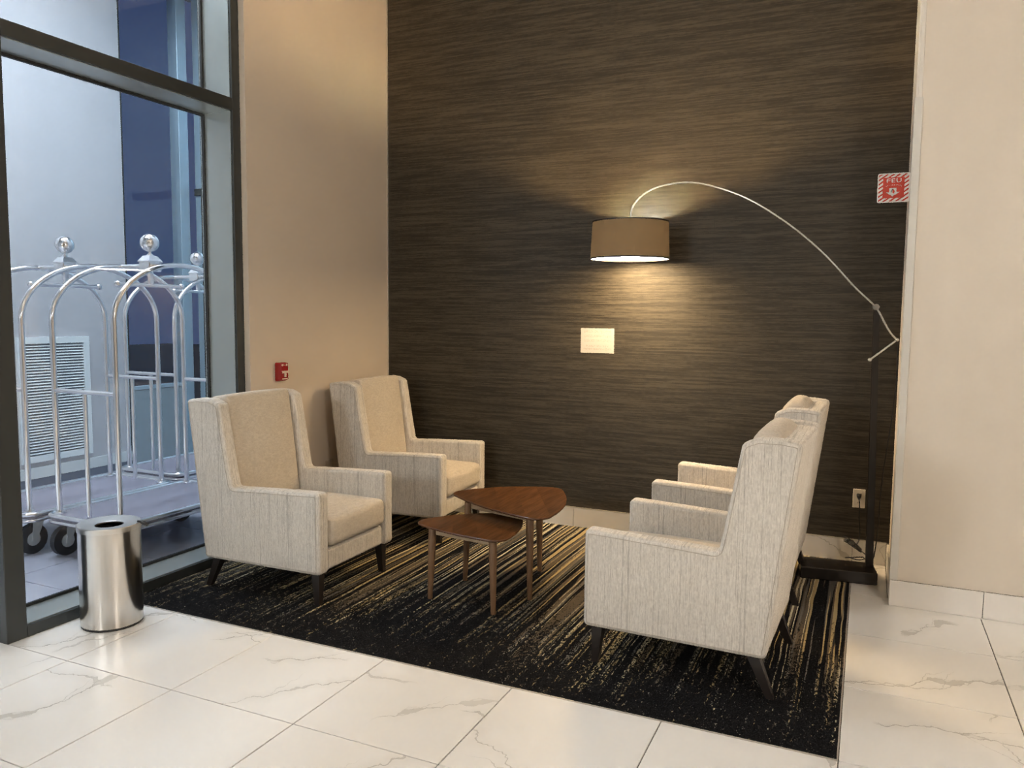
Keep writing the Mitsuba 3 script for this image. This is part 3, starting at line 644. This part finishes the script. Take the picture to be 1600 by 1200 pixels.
obj('liner', moved(lathe([(.0, BH - .20), (.09, BH - .20), (BRAD - .006, BH - .03), (BRAD - .005, BH - .006)], 48), BXC, BYC, 0), 'mat_black_matte', bn, smooth=True, label='black bag liner')
bagp = np.array([[BXC + .911 * q, BYC + .413 * q, BH + h] for q, h in ((.136, .0285), (.150, .027), (.168, .020), (.185, .010))])
obj('bag_end', tube(bagp, [.005, .006, .010, .007], 8), 'mat_black', bn, smooth=True, label='black bag end sticking out under the lid')

# ------------------------------------------------------------------ luggage carts
TR = .0165
def arch(x, y0, y1, zb, zs, zt):
    ym, hw = (y0 + y1) / 2, (y1 - y0) / 2
    a = np.linspace(math.pi, 0, 40); top = np.column_stack([np.full(40, x), ym + hw * np.cos(a), zs + (zt - zs) * np.sin(a)])
    return np.vstack([[x, y0, zb], [x, y0, (zb + zs) / 2], top, [x, y1, (zb + zs) / 2], [x, y1, zb]])
def ring_pts(hx, hy_, r, n=8):
    P = []
    for cx, cy, a0 in ((hx - r, hy_ - r, 0), (-hx + r, hy_ - r, 90), (-hx + r, -hy_ + r, 180), (hx - r, -hy_ + r, 270)):
        for a in np.radians(a0 + np.linspace(0, 90, n)): P.append((cx + r * math.cos(a), cy + r * math.sin(a)))
    return np.array(P)
HX, HY, ZD = .265, .495, .262
CART = []
def cpart(name, m, mat, smooth=40, sub=None, label=None): CART.append((name, mikit.ply(m, None, smooth), mat, sub, label))
rp = ring_pts(HX + .055, HY + .055, .075)
cpart('deck', plate(Polygon(ring_pts(HX + .050, HY + .050, .07)), .028).apply_translation((0, 0, ZD - .030)), 'mat_deck', False, None, 'grey carpeted deck')
cpart('bumper_rail', tube(np.column_stack([rp, np.full(len(rp), ZD - .004)]), .014, 12, True), 'mat_cart_chrome')
cpart('bumper_rail', tube(np.column_stack([rp, np.full(len(rp), ZD - .042)]), .011, 12, True), 'mat_cart_chrome')
for s in (-1, 1): cpart('arch_tube', tube(arch(s * HX, -HY, HY, ZD - .002, 1.44, 1.79), TR, 16), 'mat_cart_chrome')
for sx in (-1, 1):
    for sy in (-1, 1): cpart('post_foot', lathe([(0, 0), (.034, 0), (.034, .006), (.022, .010), (.020, .022), (0, .022)], 20).apply_translation((sx * HX, sy * HY, ZD - .001)), 'mat_cart_chrome')
for sy in (-1, 1):
    cpart('end_rail', tube([[-HX + .015, sy * HY, 1.02], [HX - .015, sy * HY, 1.02]], .0135, 14), 'mat_cart_chrome')
    cpart('end_post', tube([[0, sy * HY, ZD], [0, sy * HY, 1.01]], .0135, 14), 'mat_cart_chrome')
cpart('cross_bar', tube([[-HX, 0, 1.79], [HX, 0, 1.79]], .0155, 14), 'mat_cart_chrome')
blk = cat_(bx(-.048, .048, -.048, .048, 1.755, 1.815, .004), trimesh.convex.convex_hull(np.vstack([bx(-.052, .052, -.052, .052, 1.815, 1.822).vertices, bx(-.030, .030, -.030, .030, 1.850, 1.856).vertices])))
cpart('top_block', blk, 'mat_cart_chrome', False)
cpart('finial', lathe([(0, 1.854)] + [(.022, 1.855), (.020, 1.862), (.011, 1.870), (.010, 1.880)] + [(.0575 * math.sin(a), 1.938 - .0575 * math.cos(a)) for a in np.linspace(.18, math.pi, 24)], 32), 'mat_cart_chrome', 50)
cpart('garment_bar', cat_(tube([[0, -.245, 1.668], [0, .245, 1.668]], .013, 14), *[moved(trimesh.creation.icosphere(2, .021), 0, s * .245, 1.668) for s in (-1, 1)], bx(-.012, .012, -.012, .012, 1.675, 1.757)), 'mat_cart_chrome')
for sx in (-1, 1):
    for sy in (-1, 1):
        cx, cy = sx * (HX - .02), sy * (HY - .05)
        w = trimesh.creation.cylinder(.092, .038, sections=32); w.apply_transform(trimesh.transformations.rotation_matrix(math.pi / 2, [0, 1, 0]))
        hub = trimesh.creation.cylinder(.042, .044, sections=24); hub.apply_transform(trimesh.transformations.rotation_matrix(math.pi / 2, [0, 1, 0]))
        cpart('caster', moved(w, cx, cy - .03, .0925), 'mat_tyre', 40, None, 'black rubber wheel')
        cpart('hub', moved(hub, cx, cy - .03, .0925), 'mat_fork', 40, 'caster')
        fk = cat_(*[trimesh.convex.convex_hull(np.array([[cx + s * .026 + d, cy + q, .195] for q in (-.035, .035) for d in (-.003, .003)] + [[cx + s * .026 + d, cy - .03 + q, .080] for q in (-.014, .014) for d in (-.003, .003)])) for s in (-1, 1)], bx(cx - .035, cx + .035, cy - .042, cy + .042, .195, .2195, .004))
        cpart('fork', fk, 'mat_fork', False, 'caster')
def cart(x, y, deg, label):
    t = thing('luggage_cart', label, 'luggage cart', 'chrome luggage carts behind the window'); last = {}
    M = T().translate([x, y, 0]).rotate([0, 0, 1], deg)
    for nm, d, mat, sub, lb in CART:
        par = last[sub] if sub else t
        last[nm] = obj(nm, d, mat, par, M, label=lb)
cart(-1.485, -1.620, 0, 'chrome luggage cart at the left behind the glass, in front of the louvred vent')
cart(-.785, -1.545, 0, 'chrome luggage cart nearest the glass, its ball finial in front of the dark blue window')
cart(-1.640, -.330, 0, 'chrome luggage cart farthest away, mostly hidden by the right window jamb')
